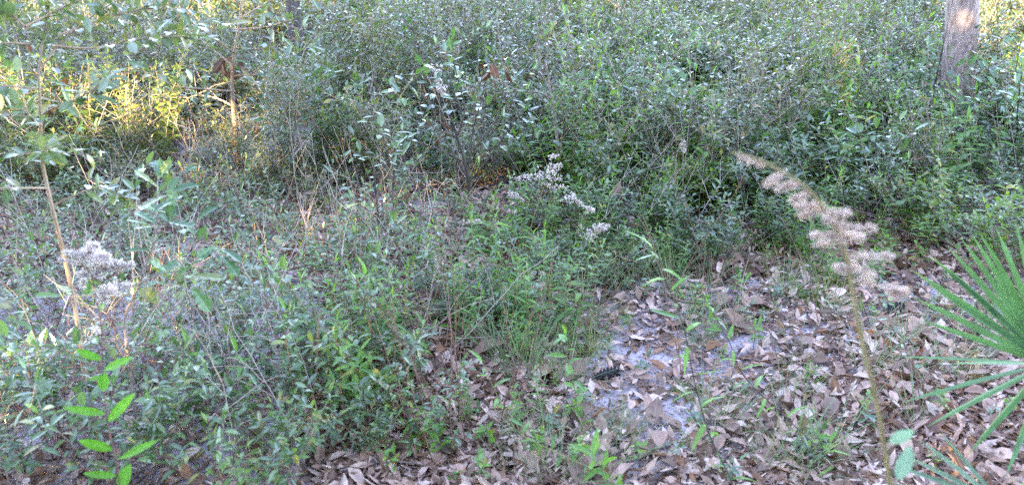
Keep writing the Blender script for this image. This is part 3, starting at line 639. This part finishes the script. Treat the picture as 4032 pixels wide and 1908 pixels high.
# ------------------------------------------------------------------ grass tufts
def tuft(seed, mat, n, H, label, group, wid=.003):
    r = np.random.default_rng(seed); t = thing('grass_tuft', label, 'grass', group=group); m = MB(); a = r.uniform(0, 6.28, n)
    m.leaves(np.stack([.02 * np.cos(a), .02 * np.sin(a), np.zeros(n)], -1), np.stack([np.cos(a) * r.uniform(.1, .7, n), np.sin(a) * r.uniform(.1, .7, n), np.ones(n)], -1),
             np.stack([-np.cos(a), -np.sin(a), np.full(n, .4)], -1), H * r.uniform(.5, 1.1, n), wid, r.uniform(0, 1, n), 'blade', .5, r.uniform(.05, .5, n))
    m.build('blades', mat, t, stuff=True); return Proto(t)
TG = [tuft(860 + i, M['grass'], 24, .17, 'bright green grass tuft in the leaf litter', 'bright grass tufts') for i in range(3)]
TP = [tuft(870 + i, M['grey'], 18, .22, 'sparse grey-green grass tuft arching over fallen leaves', 'grey-green grass tufts', .0022) for i in range(3)]
for i, (u, v) in enumerate([(2290, 1400), (2310, 1380), (3190, 1190), (2290, 1010), (1090, 1800), (1110, 1780), (1960, 1290), (3250, 1150)]): TG[i % 3].put(on_ground(u, v), i, rng.uniform(.8, 1.2))
strew(TP, [(2000, 2350, 1350, 1650, 9), (2700, 3100, 1150, 1450, 10), (2750, 3300, 1450, 1880, 12), (2000, 2500, 1700, 1900, 5), (2250, 2700, 1000, 1200, 9), (3300, 3900, 1050, 1800, 8)], smin=.7, smax=1.5)
strew(TP, [(1900, 2400, 1150, 1500, 12), (2400, 3300, 1000, 1150, 14), (3200, 4000, 1150, 1500, 8), (1800, 2400, 1550, 1900, 6)], smin=.8, smax=1.6)
strew(TG, [(2000, 3600, 1000, 1250, 14), (1900, 3300, 1300, 1850, 8)], smin=.5, smax=.9)
strew(herb, [(1900, 2350, 1150, 1450, 6), (2400, 3600, 1000, 1130, 14), (1600, 2300, 1600, 1850, 3)], 'small bright green narrow-leaved herb scattered over the leaf litter', 'small herbs scattered over the litter', .2, .45, .8)

# ------------------------------------------------------------------ seed-head plants
def seed_plume(name, label, stem, racemes, Y, mat, stemm, seed, r0, n_per, rad, hl, wid, leaves=(), leafm=None, lw=.3, hairs=9):
    r = np.random.default_rng(seed); tp = smooth_pts(path(stem, Y)); base = Vector(tp[0]); root = thing(name, label, 'wildflower', base); b = np.array(base)
    m = MB(); m.tube(tp - b, np.linspace(r0, r0 * .35, len(tp)), 7); m.build('stem', stemm, root, True)
    for (a, c, k) in racemes:
        m = MB(); e = r.uniform(-.03, .03); p0 = np.array(at(a[0], a[1], Y)) - b; p1 = np.array(at(c[0], c[1], Y + e)) - b
        m.tube(smooth_pts([p0, (p0 + p1) / 2 + [0, 0, .003], p1], 2), wid * 1.6, 4, .95); add_fluff(m, r, p0, p1, rad * k, int(n_per * k), hairs, hl, wid); m.build('seed_cluster', mat, root, stuff=True)
    for (u0, v0, u1, v1, wpx, face) in leaves:
        m = MB(); p0 = np.array(at(u0, v0, Y)) - b; p1 = np.array(at(u1, v1, Y - .01)) - b; d = p1 - p0; L = np.linalg.norm(d)
        view = nrm(np.array([0, -CP, SP])); up = np.array([0, 0, 1.]); N = view * face + up * (1 - face)
        m.leaves([p0], d, N, L, wpx / FPX * Y * 1.08, r.uniform(0, 1), 'fine', .12, r.uniform(-.05, .06)); m.build('leaf', leafm, root)
    return root
seed_plume('seeding_wildflower', 'wildflower with whitish dried seed head and lime-green leaves in front of the oak sapling',
           [(500, 2300), (480, 2000), (463, 1840), (430, 1700), (415, 1590), (405, 1480), (403, 1380), (400, 1290), (385, 1200), (370, 1120), (352, 1020), (345, 960)],
           [((350, 1000), (375, 960), 1.3), ((360, 1010), (430, 1010), 1.2), ((370, 1050), (450, 1040), 1.0), ((360, 1040), (320, 990), .9), ((440, 1040), (530, 1045), .9), ((400, 1050), (480, 1060), 1.0), ((350, 1080), (310, 1080), .6),
            ((330, 1100), (320, 1130), .5), ((400, 1150), (450, 1140), 1.1), ((430, 1130), (520, 1125), 1.0), ((390, 1170), (420, 1180), .7), ((370, 1060), (400, 1090), .7), ((330, 1000), (250, 995), .35), ((330, 1040), (225, 1020), .3), ((370, 1290), (390, 1310), .3)],
           1.5, M['fluff'], M['red'], 41, .0024, 72, .0065, .0068, .0007,
           [(403, 1416, 293, 1374, 34, .7), (405, 1457, 522, 1404, 36, .7), (412, 1462, 404, 1540, 52, .95), (402, 1480, 348, 1496, 18, .6), (420, 1628, 248, 1604, 36, .7), (420, 1660, 533, 1545, 46, .85), (450, 1770, 306, 1730, 44, .8), (463, 1808, 622, 1728, 34, .7), (462, 1872, 325, 1862, 34, .7), (466, 1925, 512, 1828, 62, .95)],
           M['lime'])
seed_plume('drooping_plume', 'tall drooping tan seed plume on an olive stalk in front of the sandy clearing',
           [(3560, 2700), (3525, 2050), (3505, 1908), (3490, 1800), (3455, 1600), (3420, 1450), (3385, 1300), (3360, 1150), (3330, 1000), (3290, 900), (3230, 800), (3150, 720), (3050, 660), (2960, 620), (2885, 600)],
           [((3000, 650), (2900, 615), .35), ((3080, 690), (3015, 725), .75), ((3140, 730), (3060, 745), .75), ((3180, 770), (3110, 790), .8), ((3230, 810), (3140, 815), .75), ((3250, 830), (3160, 850), .7), ((3260, 840), (3350, 840), .8), ((3290, 890), (3440, 900), 1.1), ((3300, 920), (3400, 935), .9),
            ((3310, 930), (3190, 925), .8), ((3300, 880), (3240, 860), .6), ((3320, 960), (3220, 965), .5), ((3340, 1010), (3530, 1010), 1.0), ((3345, 1060), (3280, 1055), .6), ((3350, 1050), (3440, 1085), .6), ((3370, 1100), (3470, 1130), .35), ((3490, 1150), (3580, 1150), .9), ((3500, 1140), (3560, 1160), .8)],
           .85, M['tan'], M['stalk'], 42, .0038, 34, .0016, .0065, .0004,
           [(3500, 1740, 3600, 1690, 56, .8), (3540, 1890, 3580, 1750, 84, .95)], M['tealleaf'])
seed_plume('white_seed_head', 'branching white seed head above the bright herbs in the middle',
           [(2060, 1010), (2100, 860), (2140, 740), (2170, 640), (2180, 610)],
           [((2170, 625), (2190, 610), 1.2), ((2160, 660), (2210, 650), 1.5), ((2120, 690), (2190, 680), 1.5), ((2130, 700), (2010, 700), 1.2), ((2150, 700), (2210, 705), 1.2), ((2160, 730), (2230, 740), 1.2), ((2140, 720), (2190, 750), .8), ((2080, 690), (2030, 710), .8)],
           3.4, M['fluff'], M['green_stem'], 43, .0028, 28, .009, .0065, .0008)
seed_plume('small_seed_head', 'small pale seed head drooping right of the branching white one',
           [(2120, 1150), (2200, 950), (2260, 830), (2250, 780)], [((2235, 775), (2290, 800), 1.), ((2300, 815), (2340, 830), .8)], 3.3, M['fluff'], M['green_stem'], 44, .002, 50, .012, .008, .001)
seed_plume('round_seed_head', 'rounded greyish seed head at the edge of the litter above the bright grass tuft',
           [(2420, 1120), (2380, 1000), (2350, 920), (2350, 890)], [((2320, 920), (2380, 895), 1.3), ((2315, 935), (2330, 950), .5), ((2350, 900), (2400, 890), .6)], 3.2, M['fluff'], M['green_stem'], 45, .002, 55, .013, .008, .001)
seed_plume('twin_seed_head', 'pair of small cream seed tufts among bright green herb leaves',
           [(2110, 1250), (2105, 1150), (2100, 1085)], [((2080, 1080), (2110, 1075), .8), ((2130, 1078), (2145, 1080), .6)], 2.9, M['fluff'], M['green_stem'], 46, .002, 50, .009, .006, .0008)
seed_plume('trailing_seed_head', 'thin trailing seed spike left of the branching white head',
           [(2050, 1050), (1960, 900), (1900, 870), (1830, 875)], [((1820, 875), (1890, 870), .7), ((2005, 760), (2060, 790), .8)], 3.2, M['fluff'], M['green_stem'], 47, .0018, 50, .008, .007, .0009)
seed_plume('upright_seed_head', 'upright pale seed spike amid the dark multi-stemmed bush',
           [(1740, 700), (1735, 500), (1725, 330), (1715, 260)], [((1710, 265), (1735, 320), .9), ((1730, 330), (1750, 380), .9)], 4.3, M['fluff'], M['bark'], 48, .003, 55, .018, .011, .0014)
seed_plume('thin_seed_head', 'thin pale seed sprig on dry stems below the glossy bushes',
           [(2690, 930), (2688, 760), (2690, 590), (2688, 550)], [((2680, 560), (2695, 600), .6)], 4.0, M['fluff'], M['pale'], 49, .003, 50, .013, .01, .0012)

# ------------------------------------------------------------------ palmetto
def palmetto(name, label, hub, Y, tips, mat, wpx, stalk=None):
    H = at(*hub, Y); root = thing(name, label, 'palmetto', (H.x, Y, 0)); b = np.array([H.x, Y, 0]); h = np.array(H) - b; r = np.random.default_rng(5)
    for (u, v, dy, k, face) in tips:
        tip = np.array(at(u, v, Y + dy)) - b; d = tip - h; L = np.linalg.norm(d); m = MB()
        N = nrm(np.array([0, -CP, SP])) * face + np.array([0, 0, 1.]) * (1 - face)
        m.leaves([h], d, N, L, wpx * k / FPX * Y * 1.15, r.uniform(0, 1), 'blade', .85, r.uniform(-.03, .05)); m.build('frond_segment', mat, root)
    m = MB(); s0 = np.array(stalk if stalk else (.12, .1, .0)); mid = (h + s0) / 2 + [.05, 0, .03]
    m.tube(smooth_pts([s0, mid, h]), np.linspace(.009, .006, 7), 6); m.build('stalk', M['green_stem'], root, True)
palmetto('palmetto_fan', 'green palmetto fan with long stiff pointed segments at the edge of the clearing', (4125, 1435), 1.62,
         [(3640, 1260, .0, .9, .8), (3640, 1110, .04, 1, .8), (3690, 1030, .1, 1, .75), (3770, 935, .16, 1.1, .75), (3868, 900, .19, 1.1, .8), (3584, 1167, .02, 1, .8), (3603, 1055, .06, 1.05, .8), (3672, 999, .1, 1.1, .8), (3730, 965, .14, 1.1, .8), (3813, 917, .18, 1.15, .8), (3917, 893, .2, 1.15, .8), (3990, 880, .2, 1.1, .8), (4080, 880, .2, 1.1, .8), (4180, 900, .2, 1.1, .8), (4300, 960, .15, 1.1, .8), (4420, 1080, .1, 1.1, .8), (4500, 1220, .0, 1.1, .8),
          (3507, 1405, -.05, .62, .12), (3730, 1432, -.1, .6, .2), (3549, 1573, -.12, .75, .2), (3654, 1667, -.18, .8, .3), (3806, 1793, -.22, .85, .4), (3960, 1880, -.25, .9, .5), (4440, 1600, -.2, .9, .5)], M['palm'], 27)
palmetto('silvery_palmetto_fan', 'pale silvery palmetto fan lying low over the litter below the green fan', (3930, 1975), 1.5,
         [(3622, 1725, .05, 1, .7), (3560, 1790, .02, 1, .7), (3517, 1828, -.02, 1, .7), (3500, 1900, -.06, 1, .7), (3700, 1690, .1, .9, .7), (3560, 2000, -.1, 1, .7), (4200, 1790, .1, 1, .7), (4300, 1900, .1, 1, .7)], M['palmpale'], 22, (.1, .05, 0.))

# ------------------------------------------------------------------ single herbs in front
def traced_herb(name, label, stem, Y, n, Ll, ratio, mats, stemm, seed, r0=.0022, t0=.1, cat='herb', up=.2, droop_leafs=None):
    r = np.random.default_rng(seed); tp = smooth_pts(path(stem, Y)); base = Vector(tp[0]); root = thing(name, label, cat, base); b = np.array(base)
    m = MB(); m.tube(tp - b, np.linspace(r0, r0 * .4, len(tp)), 6); m.build('stem', stemm, root, True)
    P, D, N = twig_leaves(r, tp - b, n, t0, .25, up, .8)
    for k, (p, d, nn) in enumerate(zip(P, D, N)):
        o = bpy.data.objects.new('leaf', mats[r.integers(len(mats))]); col.objects.link(o); o.parent = root
        d = Vector(d).normalized(); nn = Vector(nn) - d * .3; y = nn.cross(d).normalized(); z = d.cross(y)
        mt = Matrix((d, y, z)).transposed().to_4x4(); mt.translation = Vector(p); s_ = Ll * r.uniform(.75, 1.2)
        o.matrix_local = mt @ Matrix.Scale(s_, 4)
traced_herb('sand_herb', 'single bright green leafy stem growing out of the sand beside the grass tuft', [(2300, 1720, 2.02), (2275, 1620, 2.05), (2262, 1520), (2235, 1420), (2225, 1320)], 2.08, 15, .058, .3, leaf_meshes(M['herb'], .36, 'fine', 5, 61, 0, .3), M['green_stem'], 61)
traced_herb('spreading_herb', 'broad-leaved green herb sprawling at the bottom of the litter', [(2470, 2000, 1.7), (2440, 1930, 1.72), (2400, 1880), (2360, 1830), (2330, 1800)], 1.75, 14, .08, .25, leaf_meshes(M['herb'], .26, 'fine', 5, 62, 0, .3), M['green_stem'], 62)
traced_herb('trailing_herb', 'green herb on a long pale runner leaning across the litter', [(2440, 1880, 1.8), (2300, 1830, 1.8), (2150, 1760, 1.83), (2030, 1690), (1960, 1560), (1900, 1430)], 1.9, 15, .05, .25, LM_herb, M['green_stem'], 63)
NARROW = leaf_meshes(M['herb'], .17, 'lan', 6, 64, 0, .6)
traced_herb('dark_stemmed_herb', 'tall dark-stemmed herb with narrow drooping leaves over the sand', [(2900, 1960, 1.72), (2880, 1890, 1.74), (2790, 1700), (2730, 1480), (2690, 1280), (2620, 1100), (2575, 990)], 1.8, 19, .085, .2, NARROW, M['dark'], 65, .0028)
traced_herb('leaning_herb', 'long thin leaning herb with narrow leaves right of the dark-stemmed one', [(3370, 1930, 1.75), (3230, 1770, 1.8), (3060, 1610), (2930, 1480), (2870, 1340), (2800, 1220)], 1.9, 16, .07, .2, NARROW, M['dark'], 66, .0026)
traced_herb('reddish_sprig', 'thin reddish sprig with few leaves below the tan plume', [(3630, 1640), (3600, 1450), (3520, 1300), (3450, 1120)], 2.15, 9, .03, .4, LM_gloss, M['red'], 67, .002)
for i, (u, v, h) in enumerate([(1330, 1560, .42), (1420, 1500, .45), (1560, 1480, .4), (2050, 1240, .4), (1900, 1260, .45), (2140, 1220, .4), (1240, 1640, .4), (1000, 1720, .3), (830, 1780, .34), (1950, 1200, .42)]):
    p = on_ground(u, v); pts = polyline(np.random.default_rng(70 + i), (0, 0, 0), (rng.normal(0, .15), rng.normal(0, .1), 1), h, 5, .06)
    o_ = thing('green_herb', 'upright green herb with pointed leaves standing among the low seedlings', 'herb', p, 'upright herbs among the seedlings'); m = MB(); m.tube(pts, np.linspace(.0022, .001, 6), 5); m.build('stem', M['green_stem'], o_, True)
    for pp, d, nn in zip(*twig_leaves(np.random.default_rng(90 + i), pts, 22, .2, .25, .35, .8)):
        o = bpy.data.objects.new('leaf', LM_herb[rng.integers(6)]); col.objects.link(o); o.parent = o_
        d = Vector(d).normalized(); nn = Vector(nn) - d * .3; y = nn.cross(d).normalized(); z = d.cross(y)
        mt = Matrix((d, y, z)).transposed().to_4x4(); mt.translation = Vector(pp); o.matrix_local = mt @ Matrix.Scale(.06 * rng.uniform(.75, 1.2), 4)

# ------------------------------------------------------------------ hanging dead leaves, cones, sticks
def dead_cluster(name, label, u, v, Y, n, L, seed):
    r = np.random.default_rng(seed); p = at(u, v, Y); root = thing(name, label, 'dead leaves', p)
    m = MB(); m.tube(polyline(r, (0, 0, .06), (0, 0, -1), .06, 3, .1), .0018, 4); m.build('twig', M['dark'], root)
    for i in range(n):
        o = bpy.data.objects.new('dead_leaf', LM_brown[i % 4]); col.objects.link(o); o.parent = root
        d = Vector((r.normal(0, .6), r.normal(0, .6), -1 + r.normal(0, .3))).normalized(); nn = Vector(r.normal(0, 1, 3)); y = nn.cross(d).normalized(); z = d.cross(y)
        mt = Matrix((d, y, z)).transposed().to_4x4(); mt.translation = Vector(r.normal(0, .045, 3)); o.matrix_local = mt @ Matrix.Scale(L * r.uniform(.45, 1.1), 4)
dead_cluster('dead_leaf_bunch', 'bunch of dead dark brown leaves hanging on the pale sapling', 912, 240, 5.2, 9, .13, 51)
dead_cluster('dead_leaf_bunch', 'dark dead leaves fanned under the slim sapling with the V of branches', 2160, 120, 5.8, 8, .12, 52)
dead_cluster('dead_leaf_bunch', 'dark dead leaves caught in the top of the dark multi-stemmed bush', 1950, 280, 3.8, 7, .09, 53)
dead_cluster('dead_leaf_bunch', 'rust brown dead leaves behind the upright shoots', 505, 290, 5.6, 8, .13, 54)
dead_cluster('dead_leaf_bunch', 'brown dead leaves low on the dark multi-stemmed bush', 1700, 490, 3.9, 6, .08, 55)
dead_cluster('dead_leaf_bunch', 'russet dead leaves behind the fork of the tan sapling', 180, 310, 2.3, 6, .045, 56)
def cone(name, label, u, v, s, mat):
    r = np.random.default_rng(7); p = on_ground(u, v); root = thing(name, label, 'cone', p); c = MB()
    n = 10; a = np.arange(12) * math.pi / 6; zs = np.linspace(-1, 1, n)
    pts = np.array([[z * s, 0, s * .55] for z in zs]); c.tube(pts, s * .42 * np.sqrt(np.maximum(1 - zs ** 2, .02)), 10); c.build('core', mat, root)
    for i in range(64):
        z = -.95 + 1.9 * i / 63; aa = i * 2.4; rr = s * .45 * math.sqrt(max(1 - z * z, .03)); m_ = MB()
        m_.leaves([(z * s, rr * .6 * math.cos(aa), s * .55 + rr * .6 * math.sin(aa))], (.45, math.cos(aa), math.sin(aa)), (-1, .3 * math.cos(aa), .3 * math.sin(aa)), s * .34, s * .26, r.uniform(0, 1), 'obo', .3, .1)
        m_.build('scale', mat, root)
    root.rotation_euler = (0, 0, .5)
cone('charred_cone', 'charred black pine cone lying on the sand', 2390, 1478, .05, M['char'])
cone('charred_cone', 'charred black cone half hidden in litter beside the palmetto fan', 3512, 1240, .055, M['char'])
def stick(name, label, px, r0, mat, lift=.012, cat='stick'):
    pts = [on_ground(u, v) + Vector((0, 0, lift)) for u, v in px]; b = pts[0]; m = MB()
    m.tube(smooth_pts([p - b for p in pts], 4), np.linspace(r0, r0 * .6, (len(pts) - 1) * 4 + 1), 7); o = m.build(name, mat, None, True); o.location = b; tag(o, label, cat)
stick('fallen_branch', 'crooked brown branch lying half buried at the bottom of the clearing', [(2400, 1935), (2490, 1893), (2580, 1862), (2640, 1845), (2720, 1805)], .009, M['bark'])
stick('lichen_branch', 'whitish lichen-covered branch lying across the leaf litter', [(1820, 1860), (1930, 1820), (1990, 1806), (2060, 1800)], .008, M['lichen'])
stick('fallen_twig', 'dark twig lying on the sand under the fallen leaves', [(2360, 1705), (2420, 1720), (2460, 1770)], .005, M['dark'])
stick('pale_stick', 'pale broken stick lying in the litter below the palmetto', [(3200, 1815), (3330, 1800), (3470, 1790), (3560, 1740)], .008, M['straw'])
stick('long_twig', 'long thin tan twig arching over dead leaves at the bottom', [(1340, 1880), (1480, 1840), (1620, 1838), (1760, 1860)], .0035, M['pale'], .03)
stick('thin_root', 'thin grey root running over the clearing near the leaning herb', [(2760, 1750), (2830, 1700), (2900, 1690)], .005, M['bark'])
LARGE = [(2580, 1755, 1.5, 'largest tan fallen leaf on bare sand, blade flat', 1.15), (2575, 1640, 1.3, 'pinkish oval fallen leaf just above the largest tan one', .95), (2290, 1265, .3, 'pink round-ended fallen leaf beside the bright grass tuft', 1.0),
         (2505, 1320, 2.2, 'light tan angular fallen leaf on the upper sand', .95), (2840, 1200, 1.2, 'cream upright fallen leaf at the top of the litter', 1.0), (2980, 1230, .2, 'grey spotted fallen leaf with dark edge', 1.1), (2900, 1300, 2.8, 'pink fallen leaf below the grey spotted one', 1.0),
         (1930, 1080, .4, 'orange-tan dead leaf propped among the bright herbs', 1.1), (1770, 1030, 1.2, 'bright orange-brown dead leaf behind the herbs', 1.1), (3690, 1060, .8, 'round tan dead leaf behind the palmetto tips', 1.1), (2165, 1735, 1.5, 'russet brown leaf standing on edge by the leaning runner', 1.2),
         (2240, 1480, .6, 'broad pale grey fallen leaf under the leafy stem', 1.3), (1850, 1620, .2, 'dark brown curled leaf under the reddish stems', 1.3)]
for (u, v, rz, lb, s) in LARGE:
    o = fallen(on_ground(u, v), 0, rz, s * .85, (.12, .08), .02, lb)
def rust_piece(u, v):
    r = np.random.default_rng(3); p = on_ground(u, v); root = thing('rusty_leaf_heap', 'rusty orange torn dead leaf heap lying beside the palmetto', 'dead leaves', p)
    for i in range(5):
        m = MB(); m.leaves([r.normal(0, .025, 3) * [1, 1, 0] + [0, 0, .02]], r.normal(0, 1, 3) * [1, 1, .2], (r.normal(0, .4), r.normal(0, .4), 1), .11, .05, r.uniform(0, 1), 'fine', .5, .15, .08); m.build('dead_leaf', M['rust'], root)
rust_piece(3560, 1370)
r = np.random.default_rng(8); root = thing('dead_frond_heap', 'curled dark brown heap of dead frond strips at the top of the clearing', 'dead leaves', on_ground(2845, 1095))
for i in range(14):
    m = MB(); a = r.uniform(0, 3.14); m.leaves([(r.normal(0, .05), r.normal(0, .03), .01 + .005 * i)], (math.cos(a), math.sin(a) * .5, .25), (r.normal(0, .5), -.5, 1), r.uniform(.12, .22), .03, r.uniform(0, 1), 'fine', .6, .45); m.build('frond_strip', M['brown'] if i % 3 else M['dead'], root)

# dead leaves caught in the bushes
for i in range(60):
    u, v = (rng.uniform(1900, 4000), rng.uniform(620, 980)) if i < 34 else (rng.uniform(100, 1900), rng.uniform(640, 1250))
    p = on_ground(u, v); h = rng.uniform(.15, .34) if v < 980 and u > 1900 else rng.uniform(.05, .2)
    o = fallen(Vector((p.x, p.y, p.z + h)), 0 if rng.uniform() < .6 else 2, rng.uniform(0, 6.28), rng.uniform(.5, .9), (rng.normal(.5, .5), rng.normal(0, .6)))
    o.name = 'caught_leaf'; o['label'] = 'dry tan leaf caught among the ' + ('glossy bushes of the slope' if i < 34 else 'low seedlings and thin bushes'); o['group'] = 'dry leaves caught in the ' + ('bushes' if i < 34 else 'seedlings')
